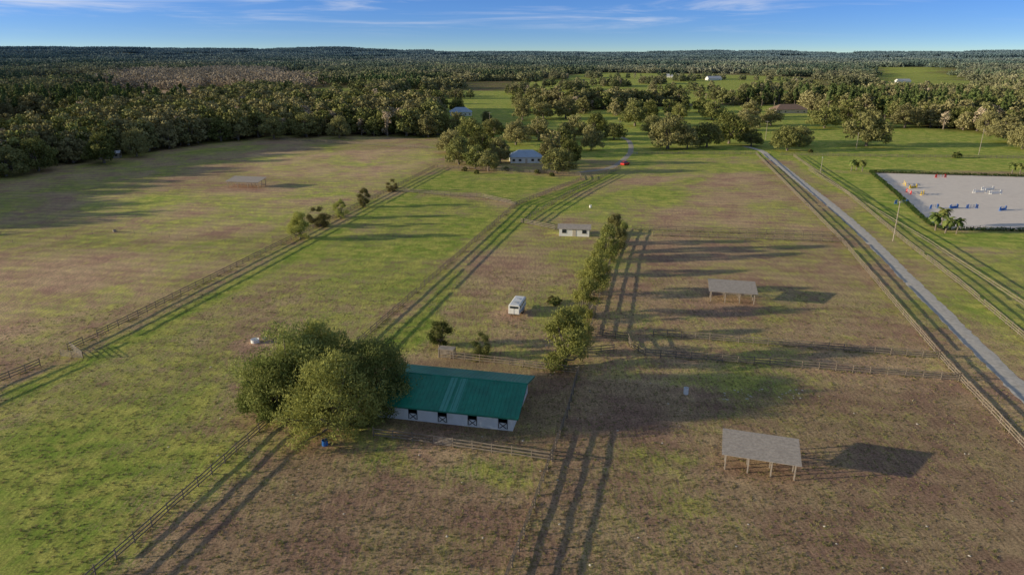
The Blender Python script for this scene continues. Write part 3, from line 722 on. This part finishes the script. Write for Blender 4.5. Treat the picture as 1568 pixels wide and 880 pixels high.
runin(1086, 462, 1156, 467, 5.4)
runin(348, 287, 396, 289, 6.0, hf=2.3, hb=3.2)

# ------------------------------------------------------------------ buildings
def house(name, u, v, W, D, wh, rh, rz, mroof, mwall, wins=3, hip=False):
    c = g(u, v); e = empty(name, (c[0], c[1], 0), rz); m = MB()
    m.box((0, D / 2, wh / 2), (W, D, wh))
    m.add([(-W / 2, 0, wh), (-W / 2, D, wh), (-W / 2, D / 2, rh), (W / 2, 0, wh), (W / 2, D, wh), (W / 2, D / 2, rh)], [(0, 1, 2), (3, 5, 4)]) if not hip else None
    m.obj('walls', [mwall], e)
    r = MB(); o = .5; z0 = wh - (rh - wh) / (D / 2) * o + .03; hp = D / 2 if hip else 0
    A = [(-W / 2 - o, -o, z0), (W / 2 + o, -o, z0), (W / 2 + o, D + o, z0), (-W / 2 - o, D + o, z0), (-W / 2 - o + hp, D / 2, rh + .05), (W / 2 + o - hp, D / 2, rh + .05)]
    B = [(x, y, z + .1) for x, y, z in A]
    F_ = [(0, 1, 5, 4), (2, 3, 4, 5), (1, 2, 5), (3, 0, 4)] if hip else [(0, 1, 5, 4), (2, 3, 4, 5)]
    r.add(B, F_); r.add(A, [f[::-1] for f in F_])
    r.add(A[:4] + B[:4], [(0, 1, 5, 4), (2, 3, 7, 6)] + ([(1, 2, 6, 5), (3, 0, 4, 7)] if hip else []))
    r.obj('roof', [mroof], e)
    d = MB()
    for k in range(wins):
        x = -W / 2 + W * (k + .5) / wins
        if k == wins // 2: d.box((x, -.03, 1.05), (1.0, .06, 2.1), 1)
        else: d.box((x, -.03, 1.45), (1.2, .06, 1.0), 0); d.box((x, -.045, .9), (1.4, .09, .08), 1)
    for sx in (-1, 1): d.box((sx * (W / 2 + .03), D / 2, 1.5), (.06, 1.2, 1.0), 0)
    d.obj('windows_and_door', [m_glass, m_stucco], e)
    return e
house('white_shed', 879, 362, 8.6, 4.4, 2.3, 3.0, math.radians(-7), m_shroof, m_white, 3)
house('farm_house', 806, 250, 15, 9, 3.0, 5.6, math.radians(4), m_bluer, m_white, 5, True)
house('blue_roof_house', 706, 178, 18, 11, 3.4, 6.6, .1, m_bluer, m_white, 5, True)
house('blue_roof_house', 618, 170, 28, 13, 3.4, 7.0, -.1, m_bluer, m_white, 5)
house('brown_roof_house', 1212, 174, 28, 14, 3.4, 7.2, .1, m_brownr, m_stucco, 5, True)
house('storage_shed', 168, 243, 9, 5, 2.6, 3.4, .3, m_tin, m_woodl, 3)
house('distant_house', 1095, 124, 26, 14, 4, 8, .2, m_tin, m_white, 3)
house('distant_house', 1030, 120, 26, 14, 4, 8, -.2, m_tin, m_white, 3)
house('distant_house', 875, 134, 22, 12, 4, 7, .1, m_shroof, m_white, 3)
house('distant_house', 1385, 128, 22, 12, 4, 7, .1, m_tin, m_white, 3)

# ------------------------------------------------------------------ horse trailer
c = g(787, 486)
tl = empty('horse_trailer', (c[0], c[1], 0), math.radians(-14))
m = MB()
prof = [(-1.15, .75), (1.15, .75), (1.15, 2.45), (.95, 2.62), (-.95, 2.62), (-1.15, 2.45)]
m.prism(prof, 0, 5.6, 0)
m.obj('body', [m_white], tl, bevel=.04)
m = MB()
m.box((0, -.02, 1.35), (2.0, .04, 1.0), 0); m.box((0, -.035, 2.15), (1.7, .04, .45), 1); m.box((0, -.05, 1.35), (.06, .04, 1.2), 3)
for s in (-1, 1):
    m.box((s * 1.16, 2.8, 1.15), (.03, 5.4, .18), 2)
    for y in np.linspace(.9, 4.7, 4): m.box((s * 1.165, y, 2.1), (.03, .7, .4), 1)
    m.prism([(s * 1.02 - .16, .55), (s * 1.02 + .3 * s, .55), (s * 1.02 + .3 * s, .95), (s * 1.02 - .16, .95)], 1.9, 4.0, 3)
m.obj('doors_windows_stripe', [m_white, m_glass, m_blue, m_steel], tl)
m = MB()
for s in (-1, 1):
    for y in (2.4, 3.4): m.cyl((s * 1.0, y, .36), (s * 1.28, y, .36), .36, .36, 16)
m.obj('wheels', [m_rubber], tl)
m = MB(); m.beam((-.9, 5.6, .6), (0, 7.0, .55), .1, .12); m.beam((.9, 5.6, .6), (0, 7.0, .55), .1, .12); m.cyl((0, 6.8, 0), (0, 6.8, 1.0), .05, .05, 8); m.box((0, 2.8, .68), (2.1, 5.5, .12))
m.obj('chassis_and_hitch', [m_steel], tl)
m = MB(); m.box((0, 1.5, 2.66), (.6, .6, .08)); m.box((0, 3.8, 2.66), (.6, .6, .08)); m.obj('roof_vents', [m_tin], tl)

# ------------------------------------------------------------------ red car
def car(u, v, rz, mat, sc=1.0):
    c = g(u, v); e = empty('parked_car', (c[0], c[1], 0), rz); e.scale = (sc, sc, sc)
    def prof(pts, w0, w1, name, mt):
        m = MB(); n = len(pts); zs = [p[1] for p in pts]; zmin, zmax = min(zs), max(zs)
        vs = []
        for s in (-1, 1):
            for x, z in pts: vs.append((x, s * (w0 + (w1 - w0) * (z - zmin) / (zmax - zmin)), z))
        m.add(vs, [(i, (i + 1) % n, n + (i + 1) % n, n + i) for i in range(n)] + [tuple(range(n))[::-1], tuple(range(n, 2 * n))])
        return m.obj(name, [mt], e, bevel=.05)
    prof([(-2.3, .35), (2.3, .35), (2.35, .7), (2.2, .98), (1.0, 1.12), (-2.1, 1.15), (-2.35, .95)], .92, .88, 'body', mat)
    prof([(1.05, 1.1), (.35, 1.68), (-1.8, 1.72), (-2.1, 1.13)], .84, .66, 'windows', m_glass)
    m = MB(); m.box((-.7, 0, 1.76), (2.2, 1.34, .07)); m.obj('roof', [mat], e, bevel=.02)
    m = MB()
    for x in (-1.4, 1.4):
        for s in (-1, 1): m.cyl((x, s * .72, .36), (x, s * .96, .36), .36, .36, 14)
    m.obj('wheels', [m_rubber], e)
car(957, 253, math.radians(50), m_red, 1.1)

# ------------------------------------------------------------------ troughs and barrels
def tub(name, u, v, r, h, mat, z0=0):
    c = g(u, v); m = MB(); n = 20
    rings = [(r * .88, 0), (r, h * .08), (r * .97, h * .5), (r, h), (r * .9, h), (r * .86, h * .4)]
    vs = [(a * math.cos(2 * math.pi * i / n), a * math.sin(2 * math.pi * i / n), z) for a, z in rings for i in range(n)]
    fs = [(k * n + i, k * n + (i + 1) % n, (k + 1) * n + (i + 1) % n, (k + 1) * n + i) for k in range(len(rings) - 1) for i in range(n)]
    fs += [tuple(range(n))[::-1], tuple(range((len(rings) - 1) * n, len(rings) * n))]
    m.add(vs, fs); m.obj(name, [mat], None, (c[0], c[1], 0))
tub('water_trough', 391, 524, .75, .65, m_white); tub('plastic_barrel', 1050, 603, .38, 1.1, m_white); tub('blue_water_barrel', 498, 681, .42, .8, m_blue)
tub('feed_bucket', 405, 519, .35, .4, m_tin); tub('mineral_feeder', 904, 318, .4, .9, m_white); tub('mineral_feeder', 176, 355, .5, .7, m_woodl)

# pale stones
m = MB(); rg = random.Random(4)
for k in range(110):
    u, v = (rg.uniform(1105, 1235), rg.uniform(594, 612)) if k < 34 else ((rg.gauss(900, 70), rg.gauss(600, 30)) if k < 50 else (rg.uniform(250, 1560), rg.uniform(560, 870)))
    c = g(u, v); r = rg.uniform(.07, .2)
    vs = [(c[0] + r * math.cos(a) * rg.uniform(.7, 1.2), c[1] + r * math.sin(a) * rg.uniform(.7, 1.2), .0) for a in np.linspace(0, 5.2, 6)] + [(c[0], c[1], r * .5)]
    m.add(vs, [(i, (i + 1) % 6, 6) for i in range(6)])
m.obj('pale_stones', [simple('limestone', (.68, .6, .48), .9, .2)])

# ------------------------------------------------------------------ poles
def pole(u, v, h, name='utility_pole', arm=True, r=.14):
    c = g(u, v); m = MB(); m.cyl((0, 0, -.2), (0, 0, h), r, r * .7, 10, 0)
    if arm:
        m.box((0, .12, h - .6), (2.2, .1, .12), 0)
        for x in (-1, -.4, .4, 1): m.cyl((x, .12, h - .54), (x, .12, h - .34), .05, .04, 6, 1)
    else: m.box((0, 0, h + .05), (.5, .3, .1), 1)
    m.obj(name, [m_woodl, m_white], None, (c[0], c[1], 0), .3)
pole(1367, 369, 11, 'light_pole', False); pole(1256, 266, 7, 'light_pole', False); pole(1498, 238, 13, 'light_pole', False)
pole(750, 203, 13); pole(425, 205, 14); pole(948, 214, 11); pole(1172, 214, 11)
pole(1311, 227, 8, 'light_pole', False)

# ------------------------------------------------------------------ palms
def palm_arrays(h, seed):
    rg = np.random.default_rng(seed); m = MB()
    for k in range(5):
        m.cyl((.05 * k, 0, h * k / 5 - .05), (.05 * (k + 1), 0, h * (k + 1) / 5), .2 - .012 * k, .19 - .012 * k, 8, 1)
    tone = [.5] * len(m.f)
    for i in range(34):
        a = i * 2.4; el = rg.uniform(-.5, 1.2); ln = rg.uniform(2.0, 2.8); d = np.array([math.cos(a), math.sin(a)])
        p = np.array([.25, 0, h]); dirv = el; prev = None
        for s in range(6):
            f = s / 5; w = .42 * math.sin(math.pi * (0.12 + .85 * f)) + .03
            side = np.array([-d[1], d[0], 0])
            cur = (p - side * w - np.array([0, 0, w * .35]), p.copy(), p + side * w - np.array([0, 0, w * .35]))
            if prev is not None:
                m.add([prev[0], cur[0], cur[1], prev[1]], [(0, 1, 2, 3)], 0); m.add([prev[1], cur[1], cur[2], prev[2]], [(0, 1, 2, 3)], 0); tone += [rg.random()] * 2
            prev = cur
            p = p + np.array([d[0] * math.cos(dirv), d[1] * math.cos(dirv), math.sin(dirv)]) * ln / 5; dirv -= .38
    me = bpy.data.meshes.new('palm'); me.from_pydata([tuple(map(float, q)) for q in m.v], [], m.f)
    me.materials.append(m_palm); me.materials.append(m_bark); me.polygons.foreach_set('material_index', m.m); me.update()
    at = me.attributes.new('tone', 'FLOAT', 'FACE'); at.data.foreach_set('value', tone); return me
pm = [palm_arrays(4.2, 1), palm_arrays(3.4, 2)]
for k, (u, v, s) in enumerate([(1303, 262, 1), (1311, 261, .9), (1320, 263, 1), (1432, 353, 1.25), (1441, 347, 1.15), (1447, 357, 1.15), (1464, 358, .9), (1549, 266, 1.1), (1561, 268, 1)]):
    put('palm_tree', pm[k % 2], g(u, v), (s, s, s), k)

# ------------------------------------------------------------------ jumps
def jump(u, v, rz, mp, W=3.6, wing=True, fill=False):
    c = g(u, v); m = MB()
    for s in (-1, 1):
        m.box((s * W / 2, 0, .75), (.16, .16, 1.5), 1); m.box((s * W / 2, 0, .06), (.12, .9, .12), 1)
        if wing:
            m.box((s * (W / 2 + .7), 0, .65), (.12, .12, 1.2), 1); m.beam((s * W / 2, 0, 1.35), (s * (W / 2 + .7), 0, 1.15), .06, .12, 1)
            for k in range(1, 5): m.box((s * (W / 2 + .14 * k), 0, .68), (.09, .04, 1.0), 1)
            m.box((s * (W / 2 + .7), 0, .06), (.1, .5, .12), 1)
    for z in (.4, .75, 1.1):
        for k in range(5):
            x0 = -W / 2 + W * k / 5; m.cyl((x0, .1, z), (x0 + W / 5, .1, z), .06, .06, 8, k % 2)
    if fill: m.box((0, .1, .35), (W * .85, .3, .6), 1)
    m.obj('show_jump', [m_white, mp], None, (c[0], c[1], 0), rz)
for a in [(1500, 295, .1, m_white, 4.2, True, True), (1512, 291, .2, m_white, 4.2, True, True), (1524, 297, .1, m_white, 3.6, True, True), (1385, 283, 1.2, m_yel), (1398, 288, .5, m_yel, 3.6, True, True), (1391, 296, 1.4, m_red), (1380, 312, .1, m_blue),
          (1440, 272, .1, m_red), (1430, 319, .4, m_blue, 2.8), (1460, 319, .4, m_blue, 2.8, True, True), (1488, 319, .1, m_blue, 2.8), (1412, 298, .8, m_yel, 2.6), (1535, 322, .5, m_blue, 2.8, True, True)]:
    jump(*a)

# ------------------------------------------------------------------ world, sun, camera
wd = bpy.data.worlds.new('World'); scene.world = wd; wd.use_nodes = True
nt = wd.node_tree; nt.nodes.clear()
wo = N(nt, 'ShaderNodeOutputWorld'); bg = N(nt, 'ShaderNodeBackground'); L(nt, bg.outputs[0], wo.inputs[0]); bg.inputs[1].default_value = 0.15
tc = N(nt, 'ShaderNodeTexCoord'); sx = N(nt, 'ShaderNodeSeparateXYZ'); L(nt, tc.outputs['Generated'], sx.inputs[0])
z = M(nt, 'ADD', M(nt, 'MULTIPLY', M(nt, 'MAXIMUM', sx.outputs[2], 0.0), 6.0), 0.07)
cb = N(nt, 'ShaderNodeCombineXYZ'); L(nt, sx.outputs[0], cb.inputs[0]); L(nt, sx.outputs[1], cb.inputs[1]); L(nt, z, cb.inputs[2])
nm = N(nt, 'ShaderNodeVectorMath'); nm.operation = 'NORMALIZE'; L(nt, cb.outputs[0], nm.inputs[0])
sky = N(nt, 'ShaderNodeTexSky'); sky.sky_type = 'NISHITA'; sky.sun_disc = False
sky.sun_elevation = SUN_EL; sky.sun_rotation = math.atan2(-SD.x, -SD.y); sky.air_density = 1.0; sky.dust_density = 0.4; sky.ozone_density = 2.4
L(nt, nm.outputs[0], sky.inputs['Vector'])
gain = MIX(nt, MR(nt, sx.outputs[2], 0.0, 0.07), (1.10, 1.15, 1.25), (1.12, 1.52, 2.1))
gain = MIX(nt, MR(nt, sx.outputs[2], 0.10, 0.30), gain, (1.12, 1.12, 1.15))
skg = MIX(nt, 1.0, sky.outputs[0], gain, 'MULTIPLY')
cv = N(nt, 'ShaderNodeCombineXYZ'); L(nt, sx.outputs[0], cv.inputs[0]); L(nt, sx.outputs[1], cv.inputs[1]); L(nt, M(nt, 'MULTIPLY', sx.outputs[2], 16.0), cv.inputs[2])
cn = NOISE(nt, cv.outputs[0], 2.6, 9, 0.62, 0.5)
cf = M(nt, 'MULTIPLY', MR(nt, cn, 0.46, 0.76, 0, 0.85), MR(nt, sx.outputs[2], 0.015, 0.05))
skc = MIX(nt, cf, skg, (5.3, 5.4, 5.8))
L(nt, skc, bg.inputs[0])

sl = bpy.data.lights.new('sun', 'SUN'); sl.energy = 5.0; sl.angle = math.radians(.5); sl.color = (1.0, .88, .65)
so = bpy.data.objects.new('sun', sl); scene.collection.objects.link(so); so.rotation_euler = SD.to_track_quat('-Z', 'Y').to_euler()
cd = bpy.data.cameras.new('camera'); cd.lens = 24; cd.sensor_width = 36; cd.clip_end = 30000; cd.clip_start = .5
co = bpy.data.objects.new('camera', cd); scene.collection.objects.link(co); co.location = (0, 0, CAMH); co.rotation_euler = (math.pi / 2 - TH, 0, 0)
scene.camera = co
scene.view_settings.view_transform = 'Standard'; scene.view_settings.look = 'None'; scene.view_settings.exposure = 0
